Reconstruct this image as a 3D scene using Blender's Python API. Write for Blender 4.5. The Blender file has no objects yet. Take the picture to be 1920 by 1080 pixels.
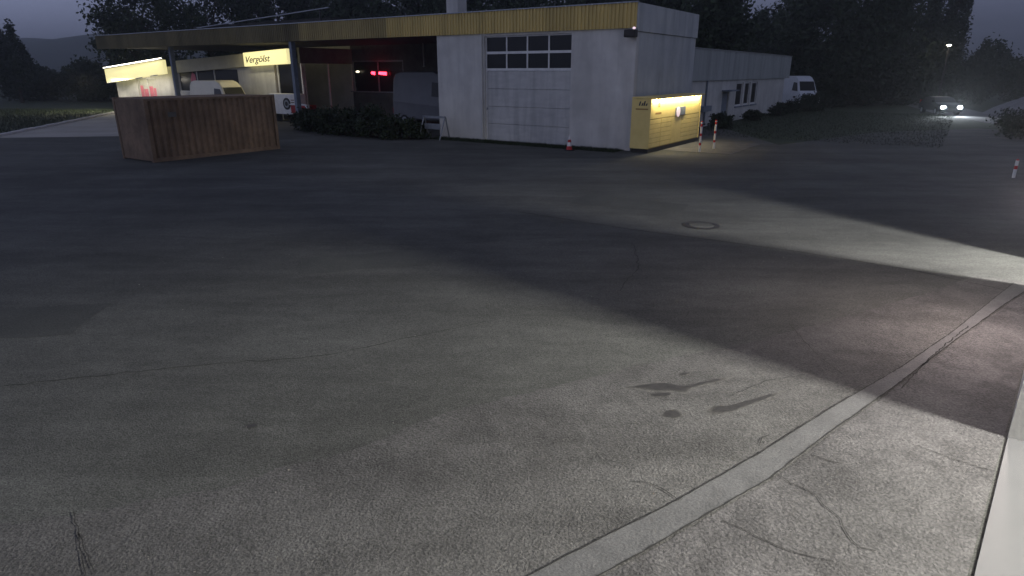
import bpy, math, random
import numpy as np
from mathutils import Vector, Matrix

# ------------------------------------------------------------------ camera, sky, sun, exposure
scene = bpy.context.scene
rad = math.radians
PITCH = math.atan(405 / 1200.0)
cam = bpy.data.cameras.new("camera")
cam.sensor_width = 36.0
cam.lens = 22.5
cam.clip_start = 0.02
cam.clip_end = 2000
cam_o = bpy.data.objects.new("camera", cam)
cam_o.location = (0, 0, 3.5)
cam_o.rotation_euler = (rad(90) - PITCH, 0, 0)
scene.collection.objects.link(cam_o)
scene.camera = cam_o

SUN_EL, SUN_AZ = rad(14), rad(258)      # azimuth clockwise from +Y: the dawn glow lies to the left, slightly behind
world = bpy.data.worlds.new("World")
scene.world = world
world.use_nodes = True
nt = world.node_tree
nt.nodes.clear()
out = nt.nodes.new("ShaderNodeOutputWorld")
bg = nt.nodes.new("ShaderNodeBackground")
sky = nt.nodes.new("ShaderNodeTexSky")
sky.sky_type = 'NISHITA'
sky.sun_disc = False
sky.sun_elevation = rad(-1.0)
sky.sun_rotation = SUN_AZ
sky.air_density = 1.4
sky.dust_density = 2.0
sky.ozone_density = 3.0
bw = nt.nodes.new("ShaderNodeRGBToBW")          # grey violet cloud cover: even, plus the dawn's share of brightness
nt.links.new(sky.outputs[0], bw.inputs[0])
ma = nt.nodes.new("ShaderNodeMath")
ma.operation = 'MULTIPLY_ADD'
ma.inputs[1].default_value = 28.0
ma.inputs[2].default_value = 0.42
nt.links.new(bw.outputs[0], ma.inputs[0])
tint = nt.nodes.new("ShaderNodeMixRGB")
tint.blend_type = 'MULTIPLY'
tint.inputs[0].default_value = 1.0
tint.inputs[2].default_value = (0.65, 0.735, 1.16, 1)
nt.links.new(ma.outputs[0], tint.inputs[1])
nt.links.new(tint.outputs[0], bg.inputs[0])
bg.inputs[1].default_value = 0.1
nt.links.new(bg.outputs[0], out.inputs[0])

sl = bpy.data.lights.new("sun", 'SUN')
sl.energy = 0.05
sl.angle = rad(70)
sl.color = (1.0, 0.97, 0.92)
so = bpy.data.objects.new("sun", sl)
to_sun = Vector((math.sin(SUN_AZ) * math.cos(SUN_EL), math.cos(SUN_AZ) * math.cos(SUN_EL), math.sin(SUN_EL)))
so.rotation_euler = (-to_sun).to_track_quat('-Z', 'Y').to_euler()
so.location = to_sun * 60
scene.collection.objects.link(so)

scene.view_settings.view_transform = 'Standard'
scene.view_settings.look = 'None'
scene.view_settings.exposure = 0
scene.view_settings.gamma = 1
scene.cycles.max_bounces = 6
scene.cycles.diffuse_bounces = 3
scene.cycles.glossy_bounces = 2
scene.cycles.volume_bounces = 0

random.seed(4)
rng = np.random.default_rng(4)
COL = scene.collection

# ------------------------------------------------------------------ materials
def mat(name, c1, c2=None, scale=6.0, rough=0.8, bump=0.0, bscale=None, metal=0.0, spec=0.3, detail=6.0, stretch=(1, 1, 1), speck=None, lo=0.35, hi=0.65, layers=()):
    m = bpy.data.materials.new(name)
    m.use_nodes = True
    n, l = m.node_tree.nodes, m.node_tree.links
    b = n["Principled BSDF"]
    b.inputs["Roughness"].default_value = rough
    b.inputs["Metallic"].default_value = metal
    b.inputs["Specular IOR Level"].default_value = spec
    c2 = c2 or tuple(x * 0.7 for x in c1)
    tc = n.new("ShaderNodeTexCoord")
    mp = n.new("ShaderNodeMapping")
    mp.inputs["Scale"].default_value = stretch
    l.new(tc.outputs["Object"], mp.inputs[0])
    t = n.new("ShaderNodeTexNoise")
    t.inputs["Scale"].default_value = scale
    t.inputs["Detail"].default_value = detail
    t.inputs["Roughness"].default_value = 0.65
    l.new(mp.outputs[0], t.inputs["Vector"])
    r = n.new("ShaderNodeValToRGB")
    r.color_ramp.elements[0].position = lo
    r.color_ramp.elements[1].position = hi
    r.color_ramp.elements[0].color = (*c2, 1)
    r.color_ramp.elements[1].color = (*c1, 1)
    l.new(t.outputs["Fac"], r.inputs[0])
    colour = r.outputs[0]
    if speck:
        v = n.new("ShaderNodeTexVoronoi")
        v.inputs["Scale"].default_value = speck[0]
        l.new(tc.outputs["Object"], v.inputs["Vector"])
        sr = n.new("ShaderNodeValToRGB")
        sr.color_ramp.elements[0].color = (speck[1],) * 3 + (1,)
        sr.color_ramp.elements[1].color = (speck[2],) * 3 + (1,)
        sp = n.new("ShaderNodeSeparateColor")
        l.new(v.outputs["Color"], sp.inputs[0])
        l.new(sp.outputs[0], sr.inputs[0])
        mx = n.new("ShaderNodeMixRGB")
        mx.blend_type = 'MULTIPLY'
        mx.inputs[0].default_value = 1
        l.new(colour, mx.inputs[1])
        l.new(sr.outputs[0], mx.inputs[2])
        colour = mx.outputs[0]
    for sc_, st_, dark_, lo_, hi_ in layers:
        mp2 = n.new("ShaderNodeMapping")
        mp2.inputs["Scale"].default_value = st_
        mp2.inputs["Rotation"].default_value = (0, 0, 0.25)
        l.new(tc.outputs["Object"], mp2.inputs[0])
        t2 = n.new("ShaderNodeTexNoise")
        t2.inputs["Scale"].default_value = sc_
        t2.inputs["Detail"].default_value = 7
        t2.inputs["Roughness"].default_value = 0.6
        t2.inputs["Distortion"].default_value = 0.4
        l.new(mp2.outputs[0], t2.inputs["Vector"])
        r2 = n.new("ShaderNodeValToRGB")
        r2.color_ramp.elements[0].position = lo_
        r2.color_ramp.elements[1].position = hi_
        r2.color_ramp.elements[0].color = (dark_, dark_, dark_, 1)
        r2.color_ramp.elements[1].color = (1, 1, 1, 1)
        l.new(t2.outputs["Fac"], r2.inputs[0])
        m2 = n.new("ShaderNodeMixRGB")
        m2.blend_type = 'MULTIPLY'
        m2.inputs[0].default_value = 1
        l.new(colour, m2.inputs[1])
        l.new(r2.outputs[0], m2.inputs[2])
        colour = m2.outputs[0]
    l.new(colour, b.inputs["Base Color"])
    if bump:
        bt = n.new("ShaderNodeTexNoise")
        bt.inputs["Scale"].default_value = bscale or scale * 6
        bt.inputs["Detail"].default_value = 4
        l.new(tc.outputs["Object"], bt.inputs["Vector"])
        bn = n.new("ShaderNodeBump")
        bn.inputs["Strength"].default_value = bump
        bn.inputs["Distance"].default_value = 0.02
        l.new(bt.outputs["Fac"], bn.inputs["Height"])
        l.new(bn.outputs[0], b.inputs["Normal"])
    return m

def glow(name, col, strength, base=(0.8, 0.8, 0.8)):
    m = bpy.data.materials.new(name)
    m.use_nodes = True
    b = m.node_tree.nodes["Principled BSDF"]
    b.inputs["Base Color"].default_value = (*base, 1)
    b.inputs["Emission Color"].default_value = (*col, 1)
    b.inputs["Emission Strength"].default_value = strength
    return m

def glassmat(name, col, rough=0.06):
    m = mat(name, col, tuple(x * 0.6 for x in col), scale=0.6, rough=rough, spec=0.25)
    return m

M = {}
M['asphalt'] = mat('asphalt', (0.129, 0.131, 0.118), (0.101, 0.103, 0.093), 0.35, 0.92, 0.5, 60, spec=0.2, speck=(75, 0.62, 1.3), detail=9,
                   layers=((0.5, (.22, 1.6, 1), .72, .36, .64), (0.16, (1, 1, 1), .75, .42, .58), (3.0, (.5, 1.2, 1), .86, .4, .62)))
M['chip'] = mat('chip_seal', (0.118, 0.116, 0.109), (0.092, 0.09, 0.085), 0.9, 0.95, 0.7, 46, spec=0.2, speck=(64, 0.68, 1.25), detail=10,
                layers=((0.6, (.4, 1.4, 1), .74, .4, .6), (2.4, (1, 1, 1), .84, .4, .6)))
M['concrete'] = mat('concrete', (0.11, 0.11, 0.108), (0.092, 0.092, 0.09), 1.3, 0.85, 0.4, 40, speck=(110, 0.8, 1.15), detail=9,
                    layers=((1.6, (1, 1, 1), .76, .38, .58),))
M['slab'] = mat('worn_slab', (0.115, 0.111, 0.108), (0.085, 0.083, 0.08), 0.8, 0.9, 0.7, 40, speck=(60, 0.65, 1.25), detail=10,
                layers=((1.1, (1, 1, 1), .66, .4, .55), (4, (1, 1, 1), .84, .4, .6)))
M['crack'] = mat('crack', (0.02, 0.02, 0.02), (0.035, 0.034, 0.03), 20, 0.95)
M['oil'] = mat('oil', (0.03, 0.029, 0.027), (0.045, 0.043, 0.04), 16, 0.6)
M['oil_rim'] = mat('oil_rim', (0.098, 0.096, 0.088), (0.08, 0.078, 0.072), 14, 0.85, speck=(64, 0.7, 1.25))
M['oil_mid'] = mat('oil_mid', (0.068, 0.066, 0.06), (0.055, 0.053, 0.048), 14, 0.8, speck=(64, 0.75, 1.2))
M['palefilm'] = mat('pale_scuff', (0.13, 0.126, 0.122), (0.1, 0.097, 0.094), 6, 0.9)
M['iron'] = mat('cast_iron', (0.03, 0.03, 0.03), (0.05, 0.045, 0.04), 10, 0.6, metal=0.4)
M['render'] = mat('white_render', (0.64, 0.63, 0.58), (0.54, 0.53, 0.49), 0.8, 0.85, 0.25, 30, detail=9,
                  layers=((1.8, (1, 1, .12), .88, .38, .56), (0.5, (1, 1, 1), .88, .4, .6)))
M['doorpaint'] = mat('door_paint', (0.52, 0.52, 0.49), (0.44, 0.44, 0.42), 1.2, 0.6, stretch=(1, 1, 4), layers=((2.2, (1, 1, .1), .8, .38, .55),))
M['sidepanel'] = mat('side_panel', (0.5, 0.52, 0.5), (0.4, 0.42, 0.42), 0.7, 0.7, detail=8, layers=((1.6, (1, 1, .12), .8, .38, .55),))
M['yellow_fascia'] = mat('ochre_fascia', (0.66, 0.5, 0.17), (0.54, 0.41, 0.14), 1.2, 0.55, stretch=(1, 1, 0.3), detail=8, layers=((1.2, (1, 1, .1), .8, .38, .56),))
M['dull_fascia'] = mat('shaded_fascia', (0.22, 0.185, 0.09), (0.15, 0.125, 0.06), 0.6, 0.8, stretch=(1, 1, 0.3), detail=8, layers=((0.5, (1, 1, .3), .7, .38, .58),))  # dimness of the far left fascia put into its colour
M['mid_fascia'] = mat('half_shaded_fascia', (0.43, 0.34, 0.14), (0.33, 0.26, 0.1), 0.8, 0.7, stretch=(1, 1, 0.3), detail=8, layers=((0.8, (1, 1, .2), .75, .38, .58),))  # in-between tone of the painted dimming
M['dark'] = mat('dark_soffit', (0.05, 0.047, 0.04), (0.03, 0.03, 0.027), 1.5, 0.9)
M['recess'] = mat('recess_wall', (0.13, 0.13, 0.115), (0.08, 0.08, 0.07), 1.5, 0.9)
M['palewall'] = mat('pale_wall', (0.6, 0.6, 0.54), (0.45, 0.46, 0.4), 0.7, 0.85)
M['glass'] = glassmat('dark_glass', (0.012, 0.013, 0.014), 0.3)
M['white'] = mat('white_paint', (0.72, 0.72, 0.7), (0.6, 0.6, 0.58), 3, 0.5)
M['steel'] = mat('galvanised_steel', (0.3, 0.32, 0.34), (0.22, 0.235, 0.25), 5, 0.45, metal=0.6)
M['column'] = mat('column_paint', (0.19, 0.22, 0.26), (0.14, 0.165, 0.2), 3, 0.6)
M['rust'] = mat('rust_brown_paint', (0.26, 0.18, 0.115), (0.17, 0.118, 0.075), 0.9, 0.8, 0.3, 12, detail=10, layers=((1.3, (1, 1, .7), .75, .38, .56), (6, (1, 1, 1), .85, .4, .6)))
M['locker'] = mat('locker_yellow', (0.76, 0.6, 0.22), (0.68, 0.53, 0.18), 1.5, 0.5)
M['locker_dk'] = mat('locker_seam', (0.42, 0.29, 0.07), (0.32, 0.22, 0.05), 3, 0.7)
M['clad'] = mat('annex_cladding', (0.4, 0.42, 0.4), (0.31, 0.33, 0.31), 0.6, 0.7, stretch=(1, 1, 0.25), layers=((1.4, (1, 1, .15), .78, .38, .55),))
M['grass'] = mat('grass_ground', (0.035, 0.05, 0.02), (0.022, 0.03, 0.014), 0.8, 0.95, 0.6, 12)
M['blade'] = mat('grass_blade', (0.028, 0.042, 0.016), (0.018, 0.026, 0.012), 3, 0.8)
M['hill'] = mat('wooded_hill', (0.035, 0.045, 0.032), (0.02, 0.027, 0.02), 0.05, 0.95, 0.8, 0.3)
M['leaf'] = mat('leaf_green', (0.036, 0.055, 0.022), (0.02, 0.03, 0.013), 0.7, 0.75)
M['leaf2'] = mat('leaf_dark', (0.026, 0.04, 0.018), (0.015, 0.023, 0.011), 0.7, 0.75)
M['bark'] = mat('bark', (0.07, 0.055, 0.04), (0.035, 0.03, 0.024), 3, 0.95, 0.6, 14, stretch=(1, 1, 0.2))
M['red'] = mat('red_paint', (0.5, 0.03, 0.03), (0.4, 0.025, 0.025), 4, 0.5)
M['rubber'] = mat('rubber', (0.02, 0.02, 0.02), (0.03, 0.03, 0.03), 6, 0.8)
M['cream'] = mat('cream_vehicle_paint', (0.68, 0.62, 0.45), (0.6, 0.55, 0.4), 1, 0.35, spec=0.5)
M['vanwhite'] = mat('white_vehicle_paint', (0.66, 0.68, 0.7), (0.58, 0.6, 0.62), 1, 0.35, spec=0.5)
M['vangrey'] = mat('grey_vehicle_paint', (0.15, 0.155, 0.165), (0.12, 0.125, 0.135), 1, 0.4, spec=0.4)
M['cardark'] = mat('dark_vehicle_paint', (0.012, 0.013, 0.016), (0.01, 0.011, 0.013), 1, 0.4, spec=0.3)
M['gravel'] = mat('pale_gravel', (0.2, 0.2, 0.205), (0.15, 0.15, 0.155), 1.5, 0.95, 1.0, 5)
M['floor'] = mat('painted_floor', (0.125, 0.125, 0.125), (0.11, 0.11, 0.11), 0.8, 0.6)
M['forecourt'] = mat('forecourt_concrete', (0.36, 0.34, 0.3), (0.27, 0.26, 0.23), 0.4, 0.85, 0.2, 20)
M['kerb'] = mat('kerb_stone', (0.55, 0.53, 0.53), (0.45, 0.44, 0.44), 2, 0.8)
M['pink'] = mat('pink_goods', (0.7, 0.2, 0.26), (0.55, 0.16, 0.2), 1.2, 0.7)
M['ink'] = mat('dark_print', (0.03, 0.035, 0.05), (0.02, 0.025, 0.04), 4, 0.6)
M['brownprint'] = mat('brown_print', (0.34, 0.2, 0.06), (0.28, 0.16, 0.05), 4, 0.6)
M['signface'] = glow('sign_face', (1.0, 0.9, 0.45), 0.85, (0.6, 0.53, 0.24))
M['signdim'] = mat('sign_band', (0.56, 0.52, 0.36), (0.48, 0.44, 0.3), 1.2, 0.5)
M['tube'] = glow('lamp_tube', (1.0, 0.95, 0.8), 6)
M['led'] = glow('led', (1.0, 0.88, 0.5), 7)
M['redled'] = glow('red_neon', (1.0, 0.03, 0.06), 9)
M['dimwhite'] = glow('small_lamp', (1.0, 0.9, 0.65), 2.2)
M['display'] = glow('display', (1.0, 0.75, 0.85), 0.45, (0.7, 0.6, 0.62))
M['pinkdot'] = glow('indicator', (1.0, 0.75, 0.85), 0.9)
M['head'] = glow('headlight', (0.86, 0.93, 1.0), 150)
M['street'] = glow('street_lamp_glass', (1.0, 0.9, 0.66), 14)
M['taillight'] = mat('tail_lamp', (0.35, 0.02, 0.02), (0.25, 0.015, 0.015), 3, 0.3)
M['pinklamp'] = glow('bulkhead_glass', (1.0, 0.8, 0.74), 12.0)

# ------------------------------------------------------------------ mesh helpers
class MB:
    def __init__(self):
        self.v, self.f = [], []
    def add(self, vs, fs):
        o = len(self.v)
        self.v += [tuple(p) for p in vs]
        self.f += [tuple(i + o for i in f) for f in fs]
        return self
    def box(self, x0, x1, y0, y1, z0, z1):
        x0, x1 = sorted((x0, x1)); y0, y1 = sorted((y0, y1)); z0, z1 = sorted((z0, z1))
        return self.add([(x0, y0, z0), (x1, y0, z0), (x1, y1, z0), (x0, y1, z0), (x0, y0, z1), (x1, y0, z1), (x1, y1, z1), (x0, y1, z1)],
                        [(0, 3, 2, 1), (4, 5, 6, 7), (0, 1, 5, 4), (1, 2, 6, 5), (2, 3, 7, 6), (3, 0, 4, 7)])
    def prism(self, poly, a, b, axis='y'):
        n = len(poly)
        def P(p, t):
            return (p[0], t, p[1]) if axis == 'y' else ((t, p[0], p[1]) if axis == 'x' else (p[0], p[1], t))
        vs = [P(p, a) for p in poly] + [P(p, b) for p in poly]
        fs = [tuple(range(n))[::-1], tuple(range(n, 2 * n))] + [(i, (i + 1) % n, n + (i + 1) % n, n + i) for i in range(n)]
        return self.add(vs, fs)
    def tube(self, p0, p1, r0, r1=None, n=10):
        r1 = r0 if r1 is None else r1
        p0, p1 = Vector(p0), Vector(p1)
        d = (p1 - p0).normalized()
        a = d.orthogonal().normalized()
        b = d.cross(a)
        vs = []
        for p, r in ((p0, r0), (p1, r1)):
            for i in range(n):
                t = 2 * math.pi * i / n
                vs.append(p + a * (r * math.cos(t)) + b * (r * math.sin(t)))
        fs = [tuple(range(n))[::-1], tuple(range(n, 2 * n))] + [(i, (i + 1) % n, n + (i + 1) % n, n + i) for i in range(n)]
        return self.add(vs, fs)
    def lathe(self, prof, n=16, c=(0, 0, 0)):
        vs, fs = [], []
        for r, z in prof:
            for i in range(n):
                t = 2 * math.pi * i / n
                vs.append((c[0] + r * math.cos(t), c[1] + r * math.sin(t), c[2] + z))
        for k in range(len(prof) - 1):
            for i in range(n):
                j = (i + 1) % n
                fs.append((k * n + i, k * n + j, (k + 1) * n + j, (k + 1) * n + i))
        fs.append(tuple(range(n))[::-1])
        fs.append(tuple((len(prof) - 1) * n + i for i in range(n)))
        return self.add(vs, fs)
    def build(self, name, m, parent=None, smooth=False, bevel=0.0):
        me = bpy.data.meshes.new(name)
        me.from_pydata(self.v, [], self.f)
        me.update()
        me.materials.append(M[m] if isinstance(m, str) else m)
        if smooth:
            me.shade_smooth()
        o = bpy.data.objects.new(name, me)
        COL.objects.link(o)
        if parent:
            o.parent = parent
        if bevel:
            bv = o.modifiers.new("bevel", 'BEVEL')
            bv.width = bevel
            bv.segments = 2
            bv.limit_method = 'ANGLE'
        return o

def tag(o, label=None, cat=None, group=None, kind=None):
    if label: o['label'] = label
    if cat: o['category'] = cat
    if group: o['group'] = group
    if kind: o['kind'] = kind
    return o

def empty(name, loc, rz=0.0, label=None, cat=None, group=None):
    o = bpy.data.objects.new(name, None)
    o.empty_display_size = 0.2
    o.location = loc
    o.rotation_euler = (0, 0, rz)
    COL.objects.link(o)
    return tag(o, label, cat, group)

def struct(o):
    o['kind'] = 'structure'
    return o

def piece(src, parent, loc=(0, 0, 0)):
    c = bpy.data.objects.new(src.name.split('.')[0], src.data)
    COL.objects.link(c)
    c.parent = parent
    c.location = loc
    return c

def lamp(name, kind, loc, energy, col, parent=None, size=0.3, size_y=None, direction=(0, 0, -1), spot=None, radius=0.1):
    l = bpy.data.lights.new(name, kind)
    l.energy = energy
    l.color = col
    if kind == 'AREA':
        l.shape = 'RECTANGLE'
        l.size = size
        l.size_y = size_y or size
    elif kind in ('POINT', 'SPOT'):
        l.shadow_soft_size = radius
    if kind == 'SPOT':
        l.spot_size = rad(spot or 60)
        l.spot_blend = 0.6
    o = bpy.data.objects.new(name, l)
    o.location = loc
    o.rotation_euler = Vector(direction).to_track_quat('-Z', 'Y').to_euler()
    COL.objects.link(o)
    if parent:
        o.parent = parent
    return o

# frames: workshop corner (local x runs left along its front, y towards the yard) and the near hall's wall
BA = math.atan2(0.564, -0.826)
BC = Vector((5.52, 30.43))
bex = Vector((math.cos(BA), math.sin(BA)))
bey = Vector((-math.sin(BA), math.cos(BA)))
def bl(x, y, z=0.0):
    p = BC + bex * x + bey * y
    return (p.x, p.y, z)
WA = rad(49.1)
WF = (0.067, -0.058, 0.0)

# ------------------------------------------------------------------ ground and paving
def sheet(name, pts, z, m, parent=None):
    mb = MB()
    mb.add([(x, y, z) for x, y in pts], [tuple(range(len(pts)))])
    return mb.build(name, m, parent)

mb = MB()
mb.add([(-900, -60, 0), (900, -60, 0), (900, 1500, 0), (-900, 1500, 0)], [(0, 1, 2, 3)])
terrain = struct(mb.build('ground', 'grass'))
yard = struct(sheet('asphalt_yard', [(-29, -50), (40, -50), (40, 30), (30.5, 43), (22, 40), (13.5, 33), (14, 46), (22, 58), (-14, 66), (-29, 61)], 0.004, 'asphalt'))
apron_edge = [(-5.14, 3.99), (-4.17, 4.32), (-3.57, 4.48), (-3.05, 4.67), (-2.51, 4.82), (-2.18, 5.1), (-1.79, 5.29), (-1.38, 5.53), (-1.01, 5.91), (-0.58, 6.19), (-0.18, 6.4), (0.25, 6.62), (0.83, 6.93), (1.46, 7.25), (2.37, 7.66), (3.36, 8.08), (4.77, 8.88), (7.3, 10.3), (8.3, 11.0)]
def rough_line(pts, amp, step):
    res = []
    for a, b in zip(pts[:-1], pts[1:]):
        a, b = Vector(a), Vector(b)
        k = max(1, int((b - a).length / step))
        for i in range(k):
            p = a.lerp(b, i / k)
            res.append((p.x + random.uniform(-amp, amp), p.y + random.uniform(-amp, amp)))
    res.append(tuple(pts[-1]))
    return res
chip = struct(sheet('chip_seal_paving', [(-12, -3), (-9, 2.4)] + rough_line(apron_edge, 0.03, 0.12) + [(9.3, 10.6), (-3.2, -3.7)], 0.008, 'chip'))

gut_a = [(-2.6, 2.1), (-0.5, 3.38), (0.16, 3.78), (0.58, 4.07), (1.37, 4.59), (2.36, 5.32), (3.52, 6.24), (4.86, 7.25), (6.32, 8.46), (7.7, 9.68), (8.75, 10.6)]
gut_b = [(-2.3, 1.7), (0.07, 3.38), (0.67, 3.78), (1.07, 4.05), (1.65, 4.46), (2.32, 4.93), (3.28, 5.75), (4.42, 6.68), (6.07, 8.08), (7.9, 9.6), (8.8, 10.3)]
ga, gb = rough_line(gut_a, 0.008, 0.1), rough_line(gut_b, 0.008, 0.1)
gutter = struct(sheet('gutter_strip', ga + gb[::-1], 0.016, 'concrete'))
slab = struct(sheet('concrete_slab', [(x, y - 0.03) for x, y in gb] + [(8.9, 10.15), (-2.0, -2.35), (-3.0, 1.0)], 0.012, 'slab'))

def strip(name, pts, w, z, m, parent, jitter=0.012, step=0.07):
    p = rough_line(pts, jitter, step)
    L, R_ = [], []
    for i, q in enumerate(p):
        a, b = Vector(p[max(0, i - 1)]), Vector(p[min(len(p) - 1, i + 1)])
        d = (b - a).normalized()
        nrm = Vector((-d.y, d.x)) * (w * random.uniform(0.25, 0.7))
        L.append((q[0] + nrm.x, q[1] + nrm.y)); R_.append((q[0] - nrm.x, q[1] - nrm.y))
    mb = MB()
    n = len(p)
    mb.add([(x, y, z) for x, y in L + R_], [(i, i + 1, n + i + 1, n + i) for i in range(n - 1)])
    return mb.build(name, m, parent)

# joints beside the gutter strip and cracks
strip('joint', gut_a[1:], 0.012, 0.021, 'crack', gutter, 0.004)
strip('joint', gut_b[1:], 0.014, 0.021, 'crack', gutter, 0.004)
cracks = [[(2.45, 4.99), (2.48, 4.87), (2.65, 4.7), (2.65, 4.56), (2.7, 4.39), (2.67, 4.2), (2.69, 4.05), (2.79, 4.01)], [(1.73, 4.36), (1.88, 4.23), (2.0, 4.11), (2.16, 3.99), (2.41, 3.9)], [(2.89, 5.31), (2.96, 5.23), (3.06, 5.17)], [(3.99, 5.47), (4.12, 5.34), (4.23, 5.2), (4.46, 5.03)]]
for c in cracks:
    strip('crack', c, 0.009, 0.021, 'crack', slab)
cracks2 = [[(1.08, 4.89), (1.22, 4.87), (1.36, 4.74), (1.42, 4.64)], [(4.02, 7.03), (3.97, 7.48), (3.99, 8.08), (4.05, 8.7)], [(2.42, 5.47), (2.5, 5.6), (2.6, 5.66)], [(-3.65, 4.46), (-3.47, 4.23), (-3.3, 3.99), (-3.13, 3.77), (-2.9, 3.4)], [(-3.47, 4.23), (-3.18, 3.9), (-3.05, 3.77)], [(2.48, 6.49), (3.06, 6.88), (3.56, 7.03)]]
for c in cracks2:
    strip('crack', c, 0.008, 0.021, 'crack', chip)
strip('crack', [(4.53, 6.68), (5.4, 7.53), (5.72, 7.82), (6.6, 8.6)], 0.016, 0.021, 'crack', gutter)
strip('joint', [(0.2, 16.6), (2.75, 14.68), (5.73, 12.78), (7.39, 11.46), (8.41, 10.15)], 0.03, 0.01, 'crack', yard, 0.01, 0.3)

def blob(name, pts, z, m, parent):
    p = [Vector(q) for q in pts]
    n = len(p)
    res = []
    for i in range(n):
        a, b, c, d = p[i - 1], p[i], p[(i + 1) % n], p[(i + 2) % n]
        for k in range(4):
            t = k / 4
            q = 0.5 * ((2 * b) + (c - a) * t + (2 * a - 5 * b + 4 * c - d) * t * t + (3 * b - a - 3 * c + d) * t ** 3)
            res.append((q.x + random.uniform(-.008, .008), q.y + random.uniform(-.008, .008)))
    return sheet(name, res, z, m, parent)
for pts in ([(1.41, 6.72), (1.6, 6.79), (1.8, 6.82), (2.03, 6.75), (2.25, 6.84), (2.48, 6.94), (2.49, 6.9), (2.27, 6.79), (2.05, 6.68), (2.0, 6.6), (1.85, 6.63), (1.67, 6.64), (1.52, 6.69)],
            [(1.6, 6.55), (1.78, 6.58), (1.81, 6.53), (1.7, 6.49), (1.61, 6.5)],
            [(1.62, 6.08), (1.7, 6.17), (1.79, 6.17), (1.81, 6.07), (1.74, 6.02), (1.64, 6.03)],
            [(2.16, 6.17), (2.26, 6.27), (2.38, 6.27), (2.63, 6.39), (2.96, 6.54), (2.96, 6.5), (2.67, 6.33), (2.41, 6.17), (2.22, 6.12)],
            [(2.06, 7.08), (2.16, 7.1), (2.16, 7.06), (2.07, 7.03)]):
    cxy = (sum(p[0] for p in pts) / len(pts), sum(p[1] for p in pts) / len(pts))
    for kk, (sc_, mm) in enumerate(((1.3, 'oil_rim'), (1.12, 'oil_mid'), (.95, 'oil'))):
        blob('oil_stain', [(cxy[0] + (x - cxy[0]) * sc_, cxy[1] + (y - cxy[1]) * sc_) for x, y in pts], 0.0105 + .0015 * kk, mm, chip)
blob('oil_stain', [(-2.77, 5.85), (-2.73, 5.89), (-2.67, 5.89), (-2.66, 5.84), (-2.72, 5.81)], 0.012, 'oil', yard)
# old repair patches and tar lines in the yard
M['patch'] = mat('repair_patch', (0.068, 0.07, 0.062), (0.052, 0.054, 0.048), 0.8, 0.93, 0.4, 60, speck=(80, 0.7, 1.25))
for pts in ([(-4.2, 12.2), (-1.6, 12.9), (-1.3, 11.9), (-3.9, 11.1)], [(1.6, 17.8), (4.4, 16.4), (4.9, 17.6), (2.3, 19.2)], [(-8.5, 9.2), (-6.4, 9.6), (-6.2, 8.3), (-8.4, 8.0)]):
    sheet('repair_patch', rough_line(pts + pts[:1], .03, .25)[:-1], 0.008, 'patch', yard)
for c in ([(-9, 14.2), (-5.5, 13.6), (-2.0, 13.2), (1.2, 13.9)], [(-6.5, 6.6), (-4.0, 7.3), (-2.4, 7.6), (-.4, 8.8)], [(-12, 19), (-8, 20.5), (-3, 21), (3, 22.5)], [(1.8, 10.2), (2.4, 11.6), (2.6, 13.4)]):
    strip('crack', c, 0.014, 0.01, 'crack', yard, .03, .15)

# manhole
mh = empty('manhole_cover', (4.55, 15.06, 0.004), 0, 'round iron manhole cover set in the asphalt yard', 'manhole')
MB().lathe([(0.30, 0.0), (0.30, 0.012), (0.29, 0.014)], 24).build('lid', 'asphalt', mh)
rb = MB()
n = 28
vs = []
for r in (0.31, 0.43):
    for i in range(n):
        t = 2 * math.pi * i / n
        vs.append((r * math.cos(t), r * math.sin(t), 0.012))
rb.add(vs, [(i, (i + 1) % n, n + (i + 1) % n, n + i) for i in range(n)])
rb.build('frame_ring', 'iron', mh)

# forecourt by the shop, its kerb of stones, the far road
forecourt = struct(sheet('shop_forecourt', [(-29.3, 36.5), (-31.6, 45.6), (-36.2, 61.2), (-44, 88), (-28, 88), (-20, 54), (-17.6, 38.5)], 0.008, 'forecourt'))
kerb = struct(MB().add([(-29.1, 37, .004), (-31.4, 45.6, .004), (-36.0, 61.2, .004), (-44, 88, .004), (-44.5, 88, .004), (-36.5, 61.2, .004), (-31.9, 45.6, .004), (-29.6, 37, .004)], [(0, 1, 6, 7), (1, 2, 5, 6), (2, 3, 4, 5)]).build('kerb', 'forecourt'))
line = [Vector((-27.0, 30.0)), Vector((-29.3, 37)), Vector((-31.6, 45.6)), Vector((-36.2, 61.2)), Vector((-44.2, 88))]
for a, b in zip(line[:-1], line[1:]):
    k = int((b - a).length / 1.6)
    ang = math.atan2(b.y - a.y, b.x - a.x)
    for i in range(k):
        p = a.lerp(b, (i + 0.5) / k)
        st = MB().box(-0.78, 0.78, -0.11, 0.11, 0, random.uniform(.12, .15)).build('kerb_stone', 'kerb', kerb, bevel=0.02)
        st.location = (p.x, p.y, 0.0)
        st.rotation_euler = (0, 0, ang + random.uniform(-.02, .02))
road = struct(sheet('road', [(25, 14), (29, 14), (33.4, 31), (37, 43.5), (41.5, 57), (60, 100), (54.5, 100), (37.4, 58.5), (33.2, 43.4), (30, 31)], 0.012, mat('road_asphalt', (0.13, 0.13, 0.13), (0.095, 0.095, 0.095), 0.4, 0.85, 0.3, 40)))
M['road'] = road.data.materials[0]

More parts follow.
